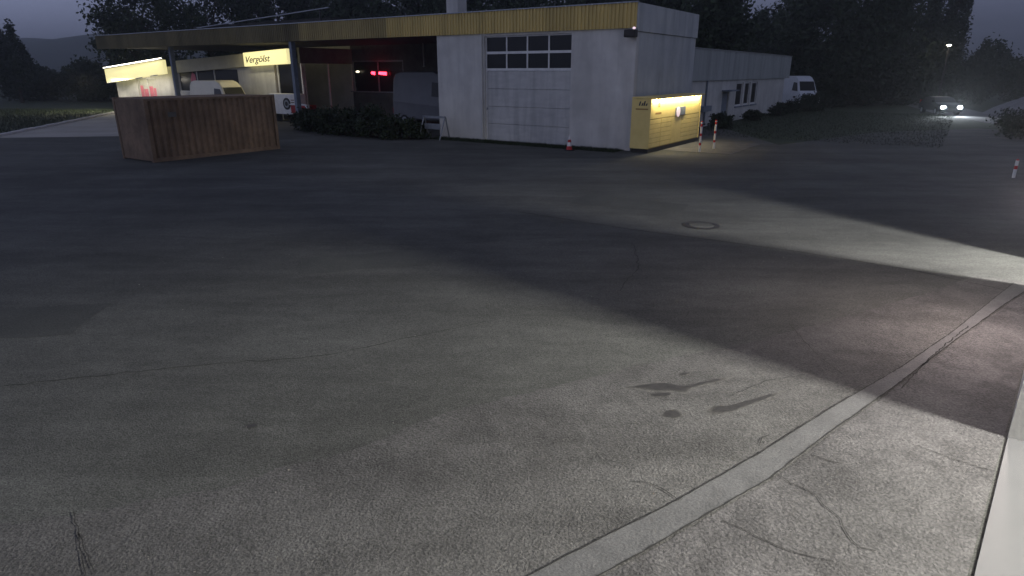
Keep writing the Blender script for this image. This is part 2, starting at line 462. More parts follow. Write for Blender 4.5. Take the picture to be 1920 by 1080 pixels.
# hills on the horizon
def ridge(name, Y, prof, depth):
    mb = MB()
    xs = np.linspace(prof[0][0], prof[-1][0], 140)
    zs = np.interp(xs, [p[0] for p in prof], [p[1] for p in prof])
    zs = zs + rng.normal(0, 0.35, len(xs))
    vs, fs = [], []
    rows = [(-depth, -0.5), (-depth * .6, .45), (-depth * .25, .85), (0, 1.0), (depth, .6)]
    for dy, k in rows:
        for x, z in zip(xs, zs):
            vs.append((x, Y + dy, -1 + (z + 1) * k if k > 0 else -1))
    n = len(xs)
    for r in range(len(rows) - 1):
        for i in range(n - 1):
            fs.append((r * n + i, r * n + i + 1, (r + 1) * n + i + 1, (r + 1) * n + i))
    mb.add(vs, fs)
    return struct(mb.build(name, 'hill', smooth=True))
ridge('hill', 420, [(-700, 26), (-420, 20), (-330, 21.5), (-300, 23.2), (-278, 22.2), (-262, 25.5), (-240, 27), (-180, 29), (-60, 27), (100, 27), (170, 24), (260, 14), (420, 8), (700, 6)], 120)

# ------------------------------------------------------------------ workshop building
H0, H1 = 5.37, 6.38
B = empty('workshop_building', bl(0, 0), BA, 'long white workshop with ochre ribbed fascia and sectional gate', 'building')
w = MB()
w.box(0, 3.28, -.3, 0, 0, H0).box(8.42, 11.6, -.3, 0, 0, H0).box(3.28, 8.42, -.3, 0, 5.24, H0)
w.build('front_wall', 'render', B)
w = MB()
w.box(0, .3, -7.7, -.3, 0, 5.2)
w.build('side_wall', 'sidepanel', B)
w = MB()
for i in range(1):
    w.box(-.06, .3, -7.75, .05, 5.22, H1)
w.build('side_fascia', 'sidepanel', B)
# back, inner end wall, roof
MB().box(0.3, 11.6, -7.75, -7.45, 0, 5.2).build('back_wall', 'sidepanel', B)
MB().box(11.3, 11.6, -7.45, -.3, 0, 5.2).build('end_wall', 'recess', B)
MB().box(0.3, 11.6, -7.4, -0.3, 5.42, 5.6).build('roof', 'dark', B)
# ribbed fascia
pitch, per = 0.19, 20
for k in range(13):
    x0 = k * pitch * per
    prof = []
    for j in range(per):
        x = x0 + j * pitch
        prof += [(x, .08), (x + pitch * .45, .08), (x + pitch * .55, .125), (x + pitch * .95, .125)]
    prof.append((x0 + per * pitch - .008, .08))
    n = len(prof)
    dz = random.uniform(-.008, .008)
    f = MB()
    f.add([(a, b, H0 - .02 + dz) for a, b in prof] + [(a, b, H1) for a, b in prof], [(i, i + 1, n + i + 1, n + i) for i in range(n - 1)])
    f.build('fascia_panel', 'yellow_fascia' if k < 4 else ('mid_fascia' if k < 6 else 'dull_fascia'), B)  # panels get darker leftwards: the fall-off of light is painted in
MB().box(-.06, 49.5, 0.052, 0.16, H1, H1 + .05).build('coping', 'steel', B)
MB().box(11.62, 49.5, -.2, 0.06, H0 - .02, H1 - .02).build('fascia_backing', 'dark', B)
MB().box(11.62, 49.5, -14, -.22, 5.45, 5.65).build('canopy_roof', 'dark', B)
# raised roof strip with pale edge and roof vent
MB().box(27, 45, -9, -6.2, 5.66, 7.3).build('roof_upstand', 'dark', B)
MB().add([(27, -6.15, 7.92), (44.2, -6.15, 7.12), (44.2, -6.0, 7.12), (27, -6.0, 7.92), (27, -6.15, 7.98), (44.2, -6.15, 7.18), (44.2, -6.0, 7.18), (27, -6.0, 7.98)],
         [(0, 3, 2, 1), (4, 5, 6, 7), (0, 1, 5, 4), (1, 2, 6, 5), (2, 3, 7, 6), (3, 0, 4, 7)]).build('roof_edge_rail', 'steel', B)
for px in (28, 33, 38, 43.5):
    MB().box(px - .04, px + .04, -6.14, -6.02, 5.66, 7.9 - (px - 27) * .0465).build('rail_post', 'iron', B)
ch = MB().box(14.6, 15.5, -6.5, -5.6, 5.66, 7.9)
ch.build('roof_vent', 'render', B)
# sectional gate
D = MB()
dx0, dx1 = 3.28, 8.42
D.box(dx0, dx0 + .07, -.2, -.12, 0, 5.24).box(dx1 - .07, dx1, -.2, -.12, 0, 5.24)
zs_g = [3.62, 4.43, 5.24]
for z in zs_g[:2]:
    D.box(dx0 + .07, dx1 - .07, -.2, -.12, z - .06, z + .06)
D.box(dx0 + .07, dx1 - .07, -.2, -.12, 5.17, 5.24)
pw = (dx1 - dx0 - .14) / 4
for i in range(1, 4):
    xx = dx0 + .07 + i * pw
    for z0, z1 in ((3.68, 4.37), (4.49, 5.17)):
        D.box(xx - .035, xx + .035, -.2, -.12, z0, z1)
gate = D.build('gate', 'white', B)
for r, (z0, z1) in enumerate(((3.68, 4.37), (4.49, 5.17))):
    for i in range(4):
        MB().box(dx0 + .07 + i * pw + (.036 if i else .003), dx0 + .07 + (i + 1) * pw - (.036 if i < 3 else .003), -.178, -.165, z0 + .002, z1 - .002).build('pane', 'glass', gate)
for i in range(4):
    z0 = 0.02 + i * .885
    MB().box(dx0 + .075, dx1 - .075, -.2, -.135, z0, z0 + .872).build('panel', 'doorpaint', gate, bevel=.012)
MB().box(8.3, 8.36, -.12, -.08, 1.6, 1.72).build('handle', 'steel', gate)
MB().tube((8.55, .05, .15), (8.55, .05, 5.3), .045, n=8).build('downpipe', 'render', B)
# canopy columns
for cx, cy in ((23.95, -.15), (39.45, -.75)):
    cm = MB().box(cx - .13, cx + .13, cy - .16, cy + .16, 0.004, 5.44)
    cm.box(cx - .24, cx + .24, cy - .26, cy + .26, 0.004, .05)
    cm.build('canopy_column', 'column', B, bevel=.015)
# recessed facade under the canopy
w = MB()
RY = -9.0
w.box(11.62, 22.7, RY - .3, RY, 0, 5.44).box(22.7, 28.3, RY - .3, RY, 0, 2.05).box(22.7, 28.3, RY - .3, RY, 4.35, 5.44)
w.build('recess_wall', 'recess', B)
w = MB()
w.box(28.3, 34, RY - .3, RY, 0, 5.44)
w.build('pale_recess_wall', 'palewall', B)
win = MB()
for xx in (22.7, 25.35, 28.2):
    win.box(xx, xx + .1, RY - .15, RY - .05, 2.05, 4.35)
win.box(22.8, 25.35, RY - .15, RY - .05, 4.25, 4.35).box(25.45, 28.2, RY - .15, RY - .05, 4.25, 4.35)
win = win.build('showroom_window', 'steel', B)
MB().box(22.6, 28.4, RY + .002, RY + .16, 1.98, 2.06).build('sill', 'steel', win)
for xx in (22.81, 25.46):
    MB().box(xx, xx + 2.53, RY - .13, RY - .11, 2.06, 4.24).build('pane', 'glass', win)
# shop front under the canopy, set forward
SY = -4.0
w = MB()
for x0, x1, z0, z1 in ((52.0, 56, 0, 3.5), (48.8, 52.0, 0, 1.0), (48.8, 52.0, 2.95, 3.7), (44.9, 48.8, 0, 3.95), (36.0, 44.9, 0, 1.9), (36.0, 44.9, 3.75, 4.25), (31.3, 36.0, 0, 4.6), (28.9, 31.3, 4.1, 4.7)):
    w.box(x0, x1, SY - .25, SY, z0, z1)
shop = w.build('shop_wall', 'render', B)
sw = MB()
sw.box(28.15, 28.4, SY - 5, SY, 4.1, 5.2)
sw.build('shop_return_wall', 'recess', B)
fr = MB()
for xx in (28.15, 28.9, 30.9):
    fr.box(xx, xx + .13, SY - .16, SY - .04, 0, 4.1)
fr = fr.build('shop_door', 'white', B)
for x0, x1 in ((28.29, 28.89), (29.04, 30.89)):
    MB().box(x0, x1, SY - .12, SY - .1, .05, 4.05).build('pane', 'glass', fr)
for k in range(6):
    MB().box(28.2, 28.32, SY - .4 - k * .75, SY - .3 - k * .75, 0, 4.1).build('mullion', 'white', B) if k % 3 == 0 else None
wn = MB()
wn.box(48.8, 48.9, SY - .2, SY - .1, 1.0, 2.95).box(51.9, 52.0, SY - .2, SY - .1, 1.0, 2.95).box(50.3, 50.38, SY - .2, SY - .1, 1.0, 2.95).box(48.8, 52.0, SY - .21, SY - .09, .98, 1.06).box(48.8, 52.0, SY - .21, SY - .09, 2.88, 2.96)
wn = wn.build('shop_window', 'white', B)
for x0, x1 in ((48.91, 50.29), (50.39, 51.89)):
    MB().box(x0, x1, SY - .17, SY - .15, 1.0, 2.94).build('pane', 'palewall', wn)
for x0, x1, z1 in ((48.95, 49.5, 2.1), (49.6, 50.2, 2.25), (50.5, 51.2, 2.0), (51.3, 51.8, 2.3)):
    MB().box(x0, x1, SY - .148, SY - .13, 1.05, z1).build('window_poster', 'pink', wn)
wn = MB()
for xx in (36.0, 39.4, 42.0, 44.8):
    wn.box(xx, xx + .1, SY - .2, SY - .1, 1.9, 3.75)
wn.box(36, 44.9, SY - .21, SY - .09, 1.86, 1.95).box(36, 44.9, SY - .21, SY - .09, 3.7, 3.78)
wn = wn.build('shop_window', 'white', B)
for x0, x1 in ((36.11, 39.39), (39.51, 41.99), (42.11, 44.79)):
    MB().box(x0, x1, SY - .17, SY - .15, 1.9, 3.74).build('pane', 'glass', wn)
MB().add([(42.2, SY - .14, 2.2), (43.1, SY - .14, 2.2), (43.1, SY - .14, 2.9), (42.75, SY - .14, 3.5), (42.35, SY - .14, 3.3),
          (42.2, SY - .12, 2.2), (43.1, SY - .12, 2.2), (43.1, SY - .12, 2.9), (42.75, SY - .12, 3.5), (42.35, SY - .12, 3.3)],
         [(0, 1, 2, 3, 4), (9, 8, 7, 6, 5), (0, 5, 6, 1), (1, 6, 7, 2), (2, 7, 8, 3), (3, 8, 9, 4), (4, 9, 5, 0)]).build('window_poster', M['pink'], wn)

# ------------------------------------------------------------------ signs
def sloped(mb, x0, zb0, zt0, x1, zb1, zt1, ya, yb):
    return mb.add([(x0, ya, zb0), (x1, ya, zb1), (x1, yb, zb1), (x0, yb, zb0), (x0, ya, zt0), (x1, ya, zt1), (x1, yb, zt1), (x0, yb, zt0)],
                  [(0, 3, 2, 1), (4, 5, 6, 7), (0, 1, 5, 4), (1, 2, 6, 5), (2, 3, 7, 6), (3, 0, 4, 7)])
S = empty('lit_shop_sign', bl(50.5, -3.4, 0), BA, 'brightly lit cream yellow sign box over the white shop wall', 'sign')
sloped(MB(), -5.2, 3.36, 4.5, 5.4, 2.5, 3.74, .0, .3).build('sign_face', 'signface', S, bevel=.02)
sloped(MB(), -5.2, 4.53, 4.6, 5.4, 3.77, 3.84, .2, .42).build('top_rail', 'white', S)
for k in range(7):
    t = (k + .5) / 7
    xx = -5.2 + 10.6 * t
    zt = 4.62 + (3.86 - 4.62) * t
    MB().tube((xx - .73, .36, zt + .05), (xx + .73, .36, zt - .055), .05, n=8).build('lamp_tube', 'tube', S)
S2 = empty('sign_band', bl(39.3, -3.85, 0), BA, 'unlit cream sign band above the dark shop windows', 'sign')
sloped(MB(), -5.0, 3.9, 4.87, 5.6, 3.4, 4.4, -.14, .12).build('band_panel', 'signdim', S2, bevel=.02)
S3 = empty('lettered_sign', bl(31.5, -3.75, 0), BA, 'lit yellow sign box with dark script lettering beside the canopy column', 'sign')
sloped(MB(), -2.6, 4.07, 5.12, 2.7, 3.9, 4.9, 0, .3).build('sign_face', 'signface', S3, bevel=.03)
fc = bpy.data.curves.new('lettering', 'FONT')
fc.body = "Vergölst"
fc.size = 0.95
fc.shear = 0.35
fc.extrude = 0.01
fo = bpy.data.objects.new('tmp', fc)
COL.objects.link(fo)
dg = bpy.context.evaluated_depsgraph_get()
lm = bpy.data.meshes.new_from_object(fo.evaluated_get(dg))
bpy.data.objects.remove(fo)
lm.name = 'lettering'
lm.materials.clear()
lm.materials.append(M['ink'])
lo = bpy.data.objects.new('lettering', lm)
COL.objects.link(lo)
lo.parent = S3
lo.location = (2.55, .315, 4.15)
lo.rotation_euler = (rad(90), rad(-2.0), rad(180))
lo.scale = (.95, .72, 1)
# shop lamps; tubes and light under the sign added to brighten wall and ground
for k in range(4):
    xx = -3.9 + 2.65 * k
    MB().tube((xx - .6, .55, 2.95 - .08 * xx), (xx + .6, .55, 2.95 - .08 * xx - .096), .04, n=8).build('added_under_tube', 'white', S)
lamp('shop_lamp_fill', 'AREA', (0, .55, 2.88), 110, (1.0, .92, .76), S, 9.0, .15, (0, -.5, -1))  # added light for the wall and ground below the sign
lamp('shop_lamp_fill', 'AREA', (0, .7, 4.75), 90, (1.0, .92, .7), S, 9.0, .15, (0, -.4, -1))
lamp('shop_lamp_fill', 'AREA', (3.5, 2.5, 3.2), 420, (1.0, .9, .7), S, 3.0, .3, (.5, .5, -1))
lamp('sign_lamp', 'AREA', (0, 1.6, 5.2), 60, (1.0, .9, .6), S3, 5.0, .3, (0, -.5, -1))

# ------------------------------------------------------------------ things under the canopy
NE = empty('neon_sign', bl(25.4, RY + .12, 0), BA, 'red glowing neon lights hanging in the dark showroom window', 'neon light')
for x0, x1, z in ((.2, .5, 3.4), (-1.05, -.3, 3.38)):
    MB().tube((x0, 0, z), (x1, 0, z + .04), .12, .1, 10).build('neon_tube', 'redled', NE)
MB().box(-1.3, .7, -.06, -.03, 3.2, 3.6).build('back_board', 'dark', NE)
lamp('neon_light', 'POINT', (-.3, .3, 3.4), 6, (1, .05, .1), NE, radius=.2)
IL = empty('wall_light', bl(27.5, RY + .1, 3.45), BA, 'small oval white light beside the red neon', 'lamp')
MB().lathe([(.02, 0), (.12, .02), (.16, .08), (.1, .14), (.02, .16)], 12).build('globe', 'dimwhite', IL, smooth=True)
MB().box(-.05, .05, -.1, -.02, .02, .12).build('bracket', 'steel', IL)
HR = empty('hanging_rod', bl(20.0, -8.3, 3.9), BA, 'pale vertical rod hanging from the dark canopy', 'rod')
MB().tube((0, 0, 0), (0, 0, 1.54), .04, n=8).build('rod', 'white', HR)
MB().lathe([(.03, -.06), (.09, -.03), (.09, 0), (.03, .02)], 10).build('rod_end', 'white', HR)

AC = empty('air_conditioning_unit', bl(28.9, -3.0, 0), BA, 'white boxy outdoor unit with dark round fan behind canopy column', 'air conditioner')
MB().box(-1.5, 1.5, -.5, .4, .55, 2.0).build('casing', 'white', AC, bevel=.05)
fan = MB().tube((-.55, .4, 1.3), (-.55, .43, 1.3), .42, n=20).build('fan_grille', 'rubber', AC)
for k in range(3):
    MB().tube((-.55, .43, 1.3), (-.55, .44, 1.3), .4 - .12 * k, n=18).build('fan_ring', 'steel' if k % 2 else 'rubber', fan).location = (0, .004 * k + .002, 0)
for k in range(5):
    MB().box(-1.4, -1.05, .401, .42, .9 + k * .16, .96 + k * .16).build('slat', 'rust', AC)
for xx in (-1.3, 1.3):
    MB().box(xx - .06, xx + .06, -.45, .35, 0, .55).build('foot', 'steel', AC)

UT = empty('utility_trailer', bl(26.3, -2.4, 0), BA, 'small dark red trailer with pale top rail behind the shrub row', 'trailer')
MB().box(-.85, .75, -.5, .5, .72, 1.28).build('tub', 'taillight', UT, bevel=.03)
MB().box(-.9, .8, .44, .54, 1.281, 1.36).build('top_rail', 'white', UT)
MB().box(-1.05, -.86, .3, .52, 1.1, 1.36).build('lamp_box', 'white', UT)
for ss in (-1, 1):
    wl = MB().tube((0, .52 * ss, .36), (0, .7 * ss, .36), .36, n=16).build('wheel', 'rubber', UT)
    MB().tube((0, .701 * ss, .36), (0, .715 * ss, .36), .2, n=12).build('rim', 'steel', wl)
MB().box(-.06, .06, -.5, .5, .3, .72).build('axle_frame', 'iron', UT)
MB().tube((.7, 0, .68), (1.9, 0, .55), .05, n=8).build('drawbar', 'steel', UT)

# ------------------------------------------------------------------ vehicles
def vehicle(name, label, cat, loc, rz, prof, width, belt, paint, screens, side_windows, wheel_r, axles, tumble=.12, group=None, lights='head_off'):
    V = empty(name, loc, rz, label, cat, group)
    cx = sum(p[0] for p in prof) / len(prof)
    cz = sum(p[1] for p in prof) / len(prof)
    def hw(z):
        return width / 2 - tumble * max(0, z - belt)
    secs = []
    for k, sh in ((-1, .955), (-.965, .985), (-.86, 1), (.86, 1), (.965, .985), (1, .955)):
        secs.append([(cx + (px - cx) * sh, k * hw(pz), cz + (pz - cz) * sh) for px, pz in prof])
    n = len(prof)
    vs = [p for s in secs for p in s]
    fs = [tuple(range(n)), tuple(range((len(secs) - 1) * n, len(secs) * n))[::-1]]
    for s in range(len(secs) - 1):
        for i in range(n):
            j = (i + 1) % n
            fs.append((s * n + i, (s + 1) * n + i, (s + 1) * n + j, s * n + j))
    body = MB().add(vs, fs).build('body', paint, V, bevel=.03)
    for a, b in screens:
        a, b = Vector((a[0], 0, a[1])), Vector((b[0], 0, b[1]))
        d = (b - a).normalized()
        nn = Vector((d.z, 0, -d.x))
        if nn.dot(Vector((a.x - cx, 0, a.z - cz))) < 0:
            nn = -nn
        p0, p1 = a + d * .06 + nn * .004, b - d * .06 + nn * .004
        w0, w1 = hw(p0.z) * .88, hw(p1.z) * .86
        q = [(p0.x, -w0, p0.z), (p0.x, w0, p0.z), (p1.x, w1, p1.z), (p1.x, -w1, p1.z)]
        q2 = [(x + nn.x * .015, y, z + nn.z * .015) for x, y, z in q]
        MB().add(q + q2, [(0, 1, 2, 3), (7, 6, 5, 4), (0, 4, 5, 1), (1, 5, 6, 2), (2, 6, 7, 3), (3, 7, 4, 0)]).build('windscreen', 'glass', V)
    for poly in side_windows:
        for s in (-1, 1):
            vs = [(x, s * (hw(z) + .004), z) for x, z in poly] + [(x, s * (hw(z) + .018), z) for x, z in poly]
            k = len(poly)
            MB().add(vs, [tuple(range(k)), tuple(range(k, 2 * k))[::-1]] + [(i, k + i, k + (i + 1) % k, (i + 1) % k) for i in range(k)]).build('side_window', 'glass', V)
    for ax in axles:
        for s in (-1, 1):
            y = s * (width / 2 - .12)
            wh = MB().tube((ax, y - .11 * s, wheel_r), (ax, y + .13 * s, wheel_r), wheel_r, n=18).build('wheel', 'rubber', V)
            MB().tube((ax, y + .131 * s, wheel_r), (ax, y + .145 * s, wheel_r), wheel_r * .62, n=14).build('rim', 'steel', wh)
    x_front, x_back = max(p[0] for p in prof), min(p[0] for p in prof)
    for s in (-1, 1):
        MB().box(x_front - .06, x_front + .012, s * width * .36 - .17, s * width * .36 + .17, .58, .76).build('headlight', 'head' if lights == 'on' else 'white', V, bevel=.03)
        MB().box(x_back - .012, x_back + .05, s * width * .42 - .07, s * width * .42 + .07, .8, 1.15).build('tail_light', 'taillight', V)
        MB().box(x_front - 1.35, x_front - 1.2, s * (width / 2 + .02), s * (width / 2 + .2), 1.02, 1.2).build('mirror', 'rubber', V, bevel=.03)
    MB().box(x_front - .04, x_front + .035, -width * .46, width * .46, .3, .5).build('bumper', 'rubber', V, bevel=.03)
    return V

van_prof = [(-2.75, .4), (-2.8, 1.2), (-2.78, 2.35), (-2.6, 2.62), (-2.2, 2.7), (.6, 2.72), (1.05, 2.6), (1.45, 2.3), (2.0, 1.45), (2.65, 1.15), (2.78, .9), (2.8, .4)]
van_scr = [((1.45, 2.3), (2.0, 1.45))]
van_win = [[(.55, 1.5), (1.75, 1.45), (1.3, 2.15), (.55, 2.2)]]
def van(label, loc, rz, paint, h=1.0, scr=van_scr):
    return vehicle('delivery_van', label, 'van', loc, rz, [(x, z * h if z > .5 else z) for x, z in van_prof], 2.0, 1.2, paint,
                   [((a[0], a[1] * h), (b[0], b[1] * h)) for a, b in scr], [[(x, z * h) for x, z in p] for p in van_win], .36, (-1.75, 1.85))
van('tall cream van behind the rust brown container', bl(34.2, -1.2), BA + math.pi, 'cream', 1.07)
van('pale grey van parked under the dark canopy beside the gate wall', bl(17.6, -6.4), BA + math.pi + rad(5), 'vangrey', 1.3)
van('white van parked beyond the far end of the low annex', bl(2.0, -45.6), BA + rad(128), 'vanwhite', 1.15)

car_prof = [(-2.1, .35), (-2.15, .75), (-1.95, 1.0), (-1.35, 1.38), (-.6, 1.47), (.2, 1.43), (.95, 1.02), (1.8, .88), (2.1, .7), (2.13, .35)]
CARP = (37.3, 57.9, .012)
car = vehicle('car', 'car with bright white headlights on, coming along the far road', 'car', CARP, math.atan2(-57.6, -37.9) + rad(24), car_prof, 1.8, .85, 'cardark',
              [((.2, 1.43), (.95, 1.02)), ((-1.95, 1.0), (-1.35, 1.38))], [[(-1.3, .98), (.75, 1.0), (.2, 1.34), (-.6, 1.38), (-1.1, 1.3)]], .32, (-1.3, 1.35), .22, lights='on')
for s in (-1, 1):
    lamp('headlight_beam', 'SPOT', (2.25, s * .65, .67), 650, (.86, .93, 1.0), car, direction=(1, 0, -.05), spot=95, radius=.08)

# ------------------------------------------------------------------ shipping container
CL = 6.06
CT = empty('shipping_container', (-14.6, 26.3, 0), rad(55.7), 'rust brown ribbed steel container standing in the dark yard', 'container')
cz1 = 2.5
f = MB()
f.box(0, .14, -.07, .07, 0, cz1).box(CL - .14, CL, -.07, .07, 0, cz1).box(0, .14, 2.3, 2.44, 0, cz1).box(CL - .14, CL, 2.3, 2.44, 0, cz1)
f.box(.14, CL - .14, -.05, .05, 0, .16).box(.14, CL - .14, -.05, .05, cz1 - .1, cz1).box(.14, CL - .14, 2.33, 2.42, cz1 - .1, cz1).box(.14, CL - .14, 2.33, 2.42, 0, .16)
f.build('frame', 'rust', CT, bevel=.01)
for yy, name in ((0.0, 'corrugated_side'), (2.37, 'corrugated_side')):
    p, prof = .14, []
    p = .15
    while p < CL - .4:
        prof += [(p, .05), (p + .08, .05), (p + .14, -.04), (p + .22, -.04)]
        p += .28
    prof.append((CL - .14, .03))
    n = len(prof)
    MB().add([(a, yy + b, .16) for a, b in prof] + [(a, yy + b, cz1 - .1) for a, b in prof], [(i, i + 1, n + i + 1, n + i) for i in range(n - 1)]).build(name, 'rust', CT)
MB().box(.14, CL - .14, .06, 2.32, cz1 - .06, cz1 - .02).build('roof', 'rust', CT)
MB().box(.02, .1, .09, 2.28, .05, cz1 - .05).build('end_panel', 'rust', CT)
MB().box(CL - .1, CL - .02, .09, 1.17, .05, cz1 - .05).build('door', 'rust', CT)
MB().box(CL - .1, CL - .02, 1.19, 2.28, .05, cz1 - .05).build('door', 'rust', CT)
MB().box(.9, 1.25, -.062, -.052, 1.75, 1.95).build('label_plate', 'recess', CT)

# ------------------------------------------------------------------ parcel locker
LK = empty('parcel_locker', bl(-.68, -2.75), BA, 'yellow parcel locker with lit canopy and rows of compartment doors', 'parcel locker')
hl = 3.3
MB().box(-.38, .4, -hl + .1, hl - .1, 0, .2).build('plinth', 'iron', LK)
MB().box(-.42, .43, -hl, hl, .2, 2.36).build('body', 'locker_dk', LK)
MB().box(-.46, .45, hl + .001, hl + .05, .2, 2.36).build('end_panel', 'locker', LK, bevel=.01)
MB().box(-.46, .45, -hl - .05, -hl - .001, .2, 2.36).build('end_panel', 'locker', LK, bevel=.01)
rf = MB().box(-.62, .45, -hl - .06, hl + .06, 2.37, 2.45).build('canopy', 'locker', LK, bevel=.015)
for k in range(10):
    y = hl - .35 - k * (2 * hl - .7) / 9
    MB().lathe([(.035, 0), (.045, -.015), (.02, -.03)], 10, (-.53, y, 2.369)).build('led_lamp', 'led', rf)
ny = 5
pwid = (2 * hl) / ny
for k in range(ny):
    y0 = -hl + k * pwid
    if k == 2:
        MB().box(-.445, -.421, y0 + .01, y0 + pwid - .01, .24, 1.48).build('control_column', 'locker', LK, bevel=.006)
        continue
    for r in range(6):
        z0 = .24 + r * .207
        MB().box(-.445, -.421, y0 + .012, y0 + pwid - .012, z0, z0 + .188).build('compartment_door', 'locker', LK, bevel=.006)
MB().box(-.447, -.421, -hl + .01, -.9, 1.5, 1.93).build('upper_panel', 'locker', LK, bevel=.006)
MB().box(-.447, -.421, -hl + .01, -.9, 1.945, 2.34).build('upper_panel', 'locker', LK, bevel=.006)
MB().box(-.447, -.421, -.885, hl - .01, 1.5, 2.34).build('upper_panel', 'locker', LK, bevel=.006)
sc = MB().box(-.475, -.448, -1.05, .28, 1.5, 1.9).build('screen_module', 'column', LK, bevel=.02)
MB().tube((-.476, -.05, 1.68), (-.49, -.05, 1.68), .24, n=24).build('display_disc', 'display', sc)
# faint illegible prints: slanted strokes on the end panel, short smears on the front
for k, (x, h) in enumerate(((.12, .18), (.0, .12), (-.1, .2), (-.2, .1))):
    MB().add([(x, hl + .053, 2.08), (x - .07, hl + .053, 2.08), (x - .11, hl + .053, 2.08 + h), (x - .05, hl + .053, 2.08 + h)], [(0, 1, 2, 3)]).build('printed_mark', 'ink', LK)
MB().add([(.25, hl + .053, 1.9), (-.34, hl + .053, 1.9), (-.34, hl + .053, 1.96), (.25, hl + .053, 1.96)], [(0, 1, 2, 3)]).build('printed_mark', 'brownprint', LK)
MB().add([(-.45, 2.5, 1.98), (-.45, 2.2, 1.98), (-.45, 2.3, 2.18), (-.45, 2.42, 2.2)], [(0, 1, 2, 3)]).build('printed_mark', 'brownprint', LK)
MB().add([(-.45, 2.75, 1.68), (-.45, 2.05, 1.68), (-.45, 2.05, 1.76), (-.45, 2.75, 1.76)], [(0, 1, 2, 3)]).build('printed_mark', 'brownprint', LK)
lamp('canopy_light', 'AREA', (-.575, 0, 2.335), 150, (1.0, .88, .6), LK, 6.3, .06, (0.45, 0, -1))
MB().box(-4.3 + .68, -.2 + .68 - .9, -hl - .6, 1.6, .0, .012).build('light_spill_base', 'concrete', LK)  # sheet standing in for lamp light spilled in front of the locker

# striped posts
def striped(label, loc, h, group=None, tilt=0):
    p = empty('striped_post', loc, 0, label, 'post', group)
    z, k = 0.0, 0
    while z < h - .01:
        d = min(.3 if k % 2 == 0 else .12, h - z)
        MB().lathe([(.05, 0), (.05, d - .004)], 12, (0, 0, z)).build('white_band' if k % 2 == 0 else 'red_band', 'white' if k % 2 == 0 else 'red', p)
        z += d
        k += 1
    MB().lathe([(.05, 0), (.048, .02), (.02, .045)], 12, (0, 0, h)).build('cap', 'red', p)
    return p
striped('slim red and white post close to the parcel locker front', bl(-2.82, -1.42), 1.35)
striped('taller red and white post farther out from the parcel locker', bl(-2.95, -3.1), 1.3)
striped('small red and white post alone at the edge of the far yard', (17.5, 22.4, 0), .6)

CO = empty('traffic_cone', (2.69, 30.6, 0.004), .3, 'small red and white traffic cone before the workshop gate', 'traffic cone')
MB().box(-.19, .19, -.19, .19, 0, .04).build('base', 'rubber', CO, bevel=.01)
MB().lathe([(.14, .04), (.115, .2)], 16).build('red_band', 'red', CO)
MB().lathe([(.115, .2), (.085, .38)], 16).build('white_band', 'white', CO)
MB().lathe([(.085, .38), (.065, .5)], 16).build('red_band', 'red', CO)
MB().lathe([(.065, .5), (.035, .68), (.03, .7)], 16).build('white_band', 'white', CO)

# security lamp at the workshop corner
FL = empty('security_camera', bl(-.02, .1, 5.05), BA, 'dark security camera with a pale light spot on the workshop corner', 'camera')
MB().box(-.02, .28, -.07, .02, .02, .3).build('bracket', 'steel', FL)
MB().box(-.1, .42, .03, .42, -.1, .22).build('housing', 'iron', FL, bevel=.04)
MB().lathe([(.02, 0), (.06, .02), (.07, .06), (.03, .1)], 14, (-.02, .3, .22)).build('indicator_lamp', 'pinkdot', FL, smooth=True)

# trestle leaning at the gate wall
TR = empty('trestle', bl(11.2, .95), BA, 'white folding trestle with slanted legs at the gate wall foot', 'trestle')
for xx in (-.75, .75):
    MB().tube((xx, .45, 0), (xx - .1, .05, 1.2), .035, n=8).build('leg', 'steel', TR)
    MB().tube((xx, -.4, 0), (xx - .1, .02, 1.2), .035, n=8).build('leg', 'steel', TR)
MB().box(-.85, .7, -.02, .12, 1.14, 1.24).build('beam', 'steel', TR)
MB().box(-.6, .5, .17, .2, .55, .85).build('brace_board', 'steel', TR)

# ------------------------------------------------------------------ low annex
AX = empty('annex_building', bl(1.8, -12), BA, 'low white annex with grey clad upper wall and narrow windows', 'building')
def ay(y):
    return y + 12
w = MB()
ops = [(-20.9, -19.3, 0, 2.15), (-24.4, -22.6, 1.05, 2.75), (-26.4, -24.9, 1.05, 2.75), (-28.6, -26.9, 1.05, 2.75)]
edges = sorted({-7.8, -37.9} | {a for o in ops for a in o[:2]})
for a, b in zip(edges[:-1], edges[1:]):
    o = [q for q in ops if abs(q[0] - a) < .01]
    if o:
        if o[0][2] > 0: w.box(0, .3, ay(a), ay(b), 0, o[0][2])
        w.box(0, .3, ay(a), ay(b), o[0][3], 2.95)
    else:
        w.box(0, .3, ay(a), ay(b), 0, 2.95)
w.box(.3, 9, ay(-37.9), ay(-37.6), 0, 2.95)
w.build('wall', 'render', AX)
cl = MB()
yy = -7.8
while yy > -39.1:
    y2 = max(yy - 1.2, -39.2)
    MB().box(-.12 + random.uniform(-.006, .006), .3, ay(yy - .006), ay(y2 + .006), 2.96, 4.86 + (yy + 7.8) * .0).build('cladding_panel', 'clad', AX)
    yy -= 1.2
MB().box(.31, 9, ay(-39), ay(-7.8), 4.6, 4.8).build('roof', 'dark', AX)
MB().box(-.16, .34, ay(-39.25), ay(-7.8), 4.87, 4.93).build('coping', 'steel', AX)
